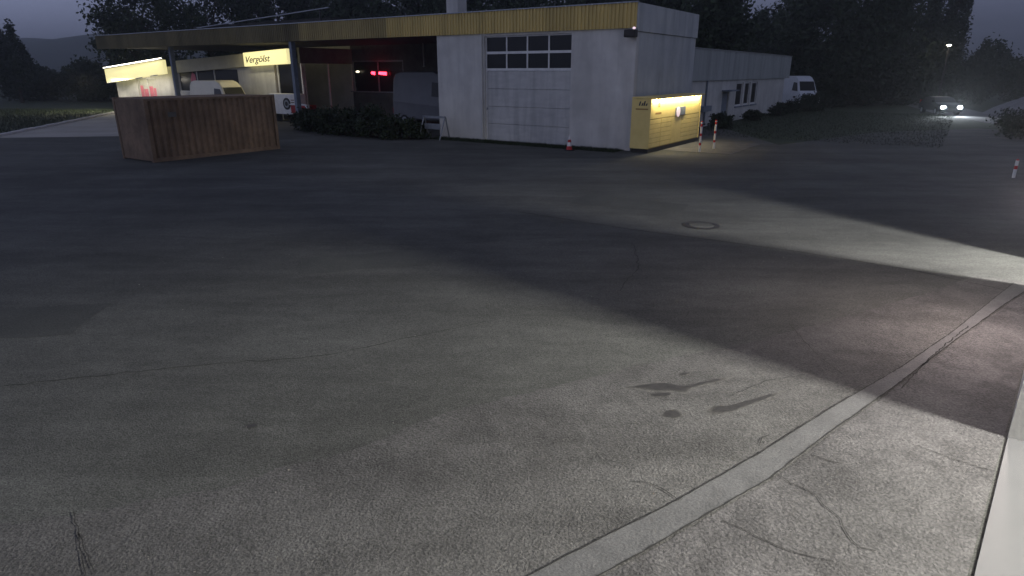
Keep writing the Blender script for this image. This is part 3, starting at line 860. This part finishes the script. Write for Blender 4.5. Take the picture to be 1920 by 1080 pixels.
for i, (a, b, z0, z1) in enumerate(ops):
    if z0 == 0:
        d = MB().box(.1, .16, ay(a) + .05, ay(b) - .05, .03, 2.1).build('door', 'column', AX)
        MB().box(.04, .1, ay(b) - .25, ay(b) - .15, .98, 1.06).build('handle', 'steel', d)
        MB().box(-.7, .0, ay(a) - .2, ay(b) + .2, 2.2, 2.28).build('door_canopy', 'column', AX)
    else:
        fr = MB().box(.08, .16, ay(a), ay(a) + .1, z0, z1).box(.08, .16, ay(b) - .1, ay(b), z0, z1).box(.08, .16, ay(a) + .1, ay(b) - .1, z1 - .1, z1).box(.08, .16, ay(a) + .1, ay(b) - .1, z0, z0 + .1)
        fr = fr.build('window', 'white', AX)
        MB().box(.11, .13, ay(a) + .102, ay(b) - .102, z0 + .102, z1 - .102).build('pane', 'glass', fr)
        MB().box(-.08, -.002, ay(a) - .05, ay(b) + .05, z0 - .1, z0 - .02).build('sill', 'column', fr)
MB().tube((-.06, ay(-15.6), .1), (-.06, ay(-15.6), 3.0), .06, n=8).build('downpipe', 'column', AX)
MB().box(-.25, 0, ay(-16.4), ay(-14.8), 1.0, 1.35).build('meter_box', 'column', AX)

# ------------------------------------------------------------------ vegetation
def leaves(name, m, parent, shape, count, leaf, clumps, seed, spread):
    r = np.random.default_rng(seed)
    cs = []
    while len(cs) < clumps:
        p = r.uniform(-1, 1, 3)
        if (p ** 2).sum() <= 1 and (p ** 2).sum() > .12:
            cs.append(p)
    cs = np.array(cs)
    k = r.integers(0, clumps, count)
    pts = cs[k] + r.normal(0, spread, (count, 3))
    c, rx, ry, rz, taper = shape
    wz = 1 - taper * np.clip((pts[:, 2] + 1) / 2, 0, 1)
    P = np.stack([c[0] + pts[:, 0] * rx * wz, c[1] + pts[:, 1] * ry * wz, c[2] + pts[:, 2] * rz], 1)
    P[:, 2] = np.maximum(P[:, 2], .05)
    a = r.normal(size=(count, 3)); a /= np.linalg.norm(a, axis=1)[:, None]
    b = np.cross(a, r.normal(size=(count, 3))); b /= np.linalg.norm(b, axis=1)[:, None]
    s = leaf * r.uniform(.6, 1.4, (count, 1))
    v = np.concatenate([P - a * s, P + b * s * .55, P + a * s, P - b * s * .55], 1).reshape(-1, 3)
    me = bpy.data.meshes.new(name)
    me.vertices.add(count * 4); me.vertices.foreach_set('co', v.astype(np.float32).ravel())
    me.loops.add(count * 4); me.loops.foreach_set('vertex_index', np.arange(count * 4, dtype=np.int32))
    me.polygons.add(count); me.polygons.foreach_set('loop_start', np.arange(0, count * 4, 4, dtype=np.int32))
    me.update(calc_edges=True)
    me.materials.append(M[m])
    o = bpy.data.objects.new(name, me)
    COL.objects.link(o)
    o.parent = parent
    return o

def tree(name, label, X, Y, h, r, bottom, seed, group=None, count=4500, leaf=.34, clumps=34, spread=.17, taper=.25, m='leaf', cat='tree'):
    T = empty(name, (X, Y, 0), random.uniform(0, 6), label, cat, group)
    rr = random.Random(seed)
    tb = MB()
    th = bottom + (h - bottom) * .55
    R0 = max(.1, h * .022)
    p = Vector((0, 0, -.1)); rad0 = R0
    for k in range(4):
        q = Vector((rr.uniform(-.15, .15) * k, rr.uniform(-.15, .15) * k, th * (k + 1) / 4))
        tb.tube(p, q, rad0, rad0 * .78, 9)
        p, rad0 = q, rad0 * .78
    for k in range(9):
        t = rr.uniform(.45, .98)
        a = rr.uniform(0, 6.28)
        s = Vector((0, 0, th * t))
        e = s + Vector((math.cos(a) * r * rr.uniform(.45, .8), math.sin(a) * r * rr.uniform(.45, .8), (h - th) * rr.uniform(.2, .8)))
        mid = s.lerp(e, .5) + Vector((0, 0, -.15 * r))
        tb.tube(s, mid, R0 * .45, R0 * .3, 6); tb.tube(mid, e, R0 * .3, R0 * .08, 6)
    tb.build('trunk', 'bark', T)
    leaves('crown', m, T, ((0, 0, (h + bottom) / 2), r, r, (h - bottom) / 2, taper), int(count * 2.2), leaf * .62, clumps, seed, spread)
    return T

TLA = 'rounded dark tree in the line beyond the low annex'
for i, (X, Y, h, r) in enumerate(((25.6, 95, 11.0, 4.4), (30.8, 100, 10.4, 4.6), (34.2, 98, 10.4, 3.8), (36.5, 92, 9.4, 3.6), (20.5, 98, 11.5, 4.5))):
    tree('broadleaf_tree', TLA, X, Y, h, r, 1.5, 100 + i, 'trees beyond the annex', 4200, .36, 40, .16, .2, 'leaf2')
tree('broadleaf_tree', 'huge dark spreading tree towering behind the low annex end', 35.8, 75, 16.5, 7.4, 2.0, 120, None, 17000, .34, 90, .13, .1)
tree('broadleaf_tree', 'ragged tree with open branches on the left of the huge tree', 31.0, 84, 11.2, 3.6, 2.5, 121, None, 3200, .36, 30, .14, .3)
tree('columnar_tree', 'slim columnar tree standing between the huge tree and the street lamp', 46.5, 85, 18, 2.8, 1.0, 122, None, 5200, .33, 60, .13, .35, 'leaf2')
tree('columnar_tree', 'broad columnar tree rising behind the lit street lamp', 52.2, 84, 17.5, 3.0, 1.0, 123, None, 6500, .33, 60, .13, .3, 'leaf2')
for i, (X, Y, h, r) in enumerate(((28.5, 76, 6.2, 3.2), (33.5, 72, 6.0, 3.4), (39, 74, 6.6, 3.6), (43.4, 76, 6.7, 3.4), (47.6, 77, 6.9, 3.3), (51.5, 76, 4.4, 2.2))):
    tree('bushy_tree', 'low bushy dark tree below the huge tree and columnar trees', X, Y, h, r, .2, 130 + i, 'bushy trees beside the far road', 4600, .33, 50, .17, .15, 'leaf2')
tree('broadleaf_tree', 'rounded hazy tree to the right of the columnar trees', 60.5, 86, 6.9, 3.2, .4, 140, None, 4200, .33, 40, .17, .35)
tree('broadleaf_tree', 'lower bushy tree behind the gravel heap', 64.0, 84, 5.6, 4.2, .3, 141, None, 4800, .33, 46, .17, .3)
TLB = 'dark tree rising behind the workshop roof'
for i, (X, Y, h, r) in enumerate(((16.6, 60, 11.6, 3.6), (12.4, 64, 12.2, 3.6), (7.2, 68, 12.4, 4.0), (1.5, 72, 12.6, 4.2), (-4.5, 74, 13.0, 4.6), (-11.0, 76, 13.4, 4.8), (-17.0, 77, 13.0, 4.6), (-22.4, 80, 12.4, 3.8))):
    tree('broadleaf_tree', TLB, X, Y, h, r, 2.5, 150 + i, 'trees behind the workshop', 6500, .35, 60, .16, .1)
for i, (X, Y, h, r) in enumerate(((-40.0, 73, 14.5, 5.2), (-33.8, 76, 14.2, 4.8), (-27.5, 79, 13.6, 4.4))):
    tree('broadleaf_tree', ('loose tree beside open sky, behind the shop sign end', 'tall loose tree behind the shop, between two like it', 'loose tree behind the shop, next to the roof rail')[i], X, Y, h, r, 3.6, 160 + i, 'loose trees behind the shop', 4300, .32, 30, .13, .1)
tree('conifer_tree', 'small dark pointed tree alone in front of the distant hill', -58.8, 80, 9.0, 2.4, .6, 170, None, 2600, .3, 26, .17, .6, 'leaf2')
for i, (X, Y, h, r) in enumerate(((-62, 88, 4.2, 4.0), (-54, 86, 4.6, 4.2), (-47.5, 84, 5.2, 4.0), (-50, 96, 5.6, 4.4), (-41.5, 82, 5.0, 3.4))):
    tree('scrub_bush', 'wide dark bush on the grass bank left of the shop', X, Y, h, r, .1, 180 + i, 'bushes on the grass bank', 3800, .34, 40, .18, .3, 'leaf2', 'bush')

def shrub(label, X, Y, h, r, seed, group=None, m='leaf2'):
    T = empty('shrub', (X, Y, 0), random.uniform(0, 6), label, 'shrub', group)
    rr = random.Random(seed)
    tb = MB()
    for k in range(7):
        a = rr.uniform(0, 6.28)
        tb.tube((rr.uniform(-.1, .1), rr.uniform(-.1, .1), -.03), (math.cos(a) * r * .5, math.sin(a) * r * .5, h * rr.uniform(.5, .85)), .03, .01, 6)
    tb.build('stems', 'bark', T)
    leaves('foliage', m, T, ((0, 0, h * .52), r, r, h * .5, .2), 2200, .085, 34, seed, .18)
    return T
for i, (x, y, h, r) in enumerate(((21.8, .9, 1.15, 1.1), (20.2, 1.6, 1.25, 1.1), (18.4, 2.0, 1.4, 1.2), (16.6, 2.3, 1.5, 1.2), (14.8, 2.2, 1.6, 1.2), (13.2, 2.0, 1.35, 1.1), (12.2, 1.4, .8, .8))):
    q = bl(x, y)
    shrub('dark low shrub in the row before the dark canopy bay', q[0], q[1], h, r, 200 + i, 'shrub row before the canopy')
for i, (x, y, h, r) in enumerate(((.4, -15, .9, .9), (.5, -23.4, .7, .8), (.3, -30, .8, .9), (.6, -34.5, 1.0, 1.0), (-.2, -38.6, 1.5, 1.3), (-.9, -41.0, 1.7, 1.4))):
    q = bl(x, y)
    shrub('dark shrub growing at the foot of the low annex', q[0], q[1], h, r, 220 + i, 'shrubs at the annex foot')
shrub('dark bushy shrub at the road edge near the gravel heap', 31.6, 40.6, 1.5, 1.5, 240)
shrub('low dark shrub between the yard and the road', 28.6, 36.2, 1.2, 1.5, 241)

def grass(name, label, pts, count, h, seed):
    r = np.random.default_rng(seed)
    p0, pu, pv = [np.array(q) for q in pts]
    uv = r.uniform(0, 1, (count, 2))
    P = p0 + uv[:, :1] * (pu - p0) + uv[:, 1:] * (pv - p0)
    a = r.uniform(0, 6.28, count)
    hh = h * r.uniform(.4, 1.3, count)
    w_ = .012 * r.uniform(.7, 1.5, count) * (1 + h * 3)
    base = np.stack([P[:, 0], P[:, 1], np.zeros(count)], 1)
    dx = np.stack([np.cos(a) * w_, np.sin(a) * w_, np.zeros(count)], 1)
    tip = base + np.stack([r.normal(0, .4, count) * hh, r.normal(0, .4, count) * hh, hh], 1)
    v = np.stack([base - dx, base + dx, tip], 1).reshape(-1, 3)
    mb = MB()
    mb.v = [tuple(q) for q in v.tolist()]
    mb.f = [(3 * i, 3 * i + 1, 3 * i + 2) for i in range(count)]
    o = mb.build(name, 'blade')
    return tag(o, label, 'grass', kind='stuff')
grass('grass', 'dark grass strip along the foot of the workshop wall', [bl(11.5, .05)[:2], bl(.3, .05)[:2], bl(11.5, 1.1)[:2]], 6000, .12, 1)
grass('grass', 'dark rough lawn in front of the low annex', [bl(1.5, -9.5)[:2], bl(-12, -9.5)[:2], bl(1.5, -40)[:2]], 16000, .08, 2)
grass('grass', 'dark grass bank beyond the kerb of the forecourt', [(-30, 37), (-52, 40), (-38, 64)], 16000, .2, 3)

# ------------------------------------------------------------------ street lamp, gravel heap
SLP = (46.2, 72.3)
ST = empty('street_lamp', (*SLP, 0), math.atan2(-SLP[1], -SLP[0]), 'lit street lamp in front of the broad columnar tree', 'street lamp')
MB().lathe([(.09, 0), (.08, 2), (.06, 6.2)], 12).build('pole', 'iron', ST)
MB().tube((0, 0, 6.15), (.9, 0, 6.25), .04, n=8).build('arm', 'steel', ST)
hd = MB().box(.7, 1.4, -.14, .14, 6.2, 6.32).build('lamp_head', 'steel', ST, bevel=.04)
MB().lathe([(.2, 0), (.2, -.08), (.1, -.16)], 14, (1.1, 0, 6.2)).build('lamp_glass', 'street', hd)
lamp('street_light', 'POINT', (1.1, 0, 5.9), 55, (1, .88, .62), ST, radius=.15)

gp = MB()
nr, na = 9, 30
vs, fs = [], []
for k in range(nr):
    t = k / (nr - 1)
    for i in range(na):
        a = 2 * math.pi * i / na
        rr_ = 6.2 * (1 - t) * (1 + .06 * math.sin(3 * a + k) + random.uniform(-.03, .03))
        vs.append((rr_ * math.cos(a), rr_ * math.sin(a), 3.6 * t ** .9 + random.uniform(-.05, .05) * (t > 0)))
for k in range(nr - 1):
    for i in range(na):
        j = (i + 1) % na
        fs.append((k * na + i, k * na + j, (k + 1) * na + j, (k + 1) * na + i))
gh = gp.add(vs, fs).build('gravel_heap', 'gravel', smooth=True)
gh.location = (47.3, 55.5, -.02)
tag(gh, 'pale heap of gravel beside the far road', 'gravel heap')

# ------------------------------------------------------------------ the near hall, on whose wall the view is taken
NH = empty('workshop_hall', WF, WA, 'near hall with white wall and open lit gateways', 'building')
g1a, g1b, gz1 = 0.9, 7.52, 3.65
g2a, g2b, gz2 = 13.75, 15.7, 2.9
w = MB()
for x0, x1, z0, z1 in ((-14, g1a, 0, 6.5), (g1a, g1b, gz1, 6.5), (g1b, g2a, 0, 6.5), (g2a, g2b, gz2, 6.5), (g2b, 17.5, 0, 6.5)):
    w.box(x0, x1, -.3, 0, z0, z1)
w.build('wall', 'render', NH)
MB().box(-14, 17.5, -9, -.3, -.02, .02).box(g1a, g1b, -.3, -.004, -.02, .02).box(g2a, g2b, -.3, -.004, -.02, .02).build('floor', 'floor', NH)
w = MB()
w.box(-14, 17.5, -9.3, -9, 0, 6.4).box(-14.3, -14, -9.3, 0, 0, 6.4).box(17.5, 17.8, -9.3, 0, 0, 6.5).box(10.2, 10.4, -9, -.3, .02, 6.0)
w.build('inner_wall', 'render', NH)
MB().box(-14, 17.5, -9, -.3, 6.0, 6.2).build('ceiling', 'render', NH)
MB().box(-14.3, 17.8, -9.3, .06, 6.5, 6.7).build('roof', 'dark', NH)
def hall_lamp(x, y, z, energy, col=(1.0, .97, .92), label='', width=.3, aim=(0, .35, -1)):
    H = empty('hall_lamp', (0, 0, 0), 0, label, 'lamp')
    H.location = Matrix.Translation(WF) @ Matrix.Rotation(WA, 4, 'Z') @ Vector((x, y, z))
    H.rotation_euler = (0, 0, WA)
    MB().box(-.16, .16, -.7, .7, .04, .1).build('housing', 'white', H, bevel=.01)
    for s in (-.08, .08):
        MB().tube((s, -.65, .0), (s, .65, .0), .025, n=8).build('tube', 'tube', H)
    for yy in (-.5, .5):
        MB().tube((0, yy, .1), (0, yy, 6.0 - z), .01, n=6).build('suspension', 'steel', H)
    lamp('tube_light', 'AREA', (0, 0, -.04), energy, col, H, width, 1.3, aim)
    return H
hall_lamp(7.3, -7.0, 5.4, 4300, width=1.2, aim=(-.15, .95, -1), label='tube lamp hanging behind the near gateway of the hall')
hall_lamp(13.95, -3.9, 3.3, 2800, width=.6, col=(1.0, .97, .95), aim=(0, .8, -1), label='tube lamp hanging behind the far doorway of the hall')
BK = empty('bulkhead_lamp', (0, 0, 0), WA, 'small pinkish bulkhead lamp on the near hall wall between its gateways', 'lamp')
BK.location = Matrix.Translation(WF) @ Matrix.Rotation(WA, 4, 'Z') @ Vector((10.6, 0.0, 1.9))
MB().box(-.12, .12, .0, .06, -.09, .09).build('housing', 'steel', BK, bevel=.02)
MB().lathe([(.08, 0), (.07, .04), (.03, .06)], 14, (0, 0, 0)).build('lamp_glass', 'pinklamp', BK).rotation_euler = (rad(-90), 0, 0)
BK.children[1].location = (0, .06, 0)
lamp('bulkhead_light', 'POINT', (0, .25, 0), 330, (1, .84, .81), BK, radius=.08)

# ------------------------------------------------------------------ damp morning air
hz = bpy.data.materials.new('damp_air')
hz.use_nodes = True
hn = hz.node_tree.nodes
hn.clear()
ho = hn.new('ShaderNodeOutputMaterial')
pv = hn.new('ShaderNodeVolumePrincipled')
pv.inputs['Color'].default_value = (0.8, 0.85, 0.9, 1)
pv.inputs['Density'].default_value = 0.001
pv.inputs['Anisotropy'].default_value = 0.75
hz.node_tree.links.new(pv.outputs[0], ho.inputs['Volume'])
try:
    hz.cycles.homogeneous_volume = True
except Exception:
    pass
M['haze'] = hz
HB = MB().box(-720, 720, -62, 545, -2, 34).build('haze', 'haze')
tag(HB, 'thin damp morning air over the whole place', 'haze', kind='stuff')

# loose grit and leaf bits on the near paving
r = np.random.default_rng(77)
N = 900
gx, gy = r.uniform(-7, 8, N), r.uniform(3.4, 15, N)
keep = (gx * -.756 + gy * .654) > .25
gx, gy = gx[keep], gy[keep]
mb = MB()
for x, y in zip(gx.tolist(), gy.tolist()):
    sz = random.uniform(.003, .009) * (1.6 if random.random() < .1 else 1)
    a0 = random.uniform(0, 6.28)
    base = [(x + sz * math.cos(a0 + k * 2.09) * random.uniform(.6, 1.3), y + sz * math.sin(a0 + k * 2.09) * random.uniform(.6, 1.3), .016) for k in range(3)]
    mb.add(base + [(x, y, .016 + sz * random.uniform(.4, 1))], [(0, 1, 2), (0, 1, 3), (1, 2, 3), (2, 0, 3)])
M['grit'] = mat('grit', (0.3, 0.29, 0.26), (0.08, 0.075, 0.065), 3, 0.9)
tag(mb.build('grit', 'grit'), 'loose grit and leaf bits scattered on the near paving', 'grit', kind='stuff')
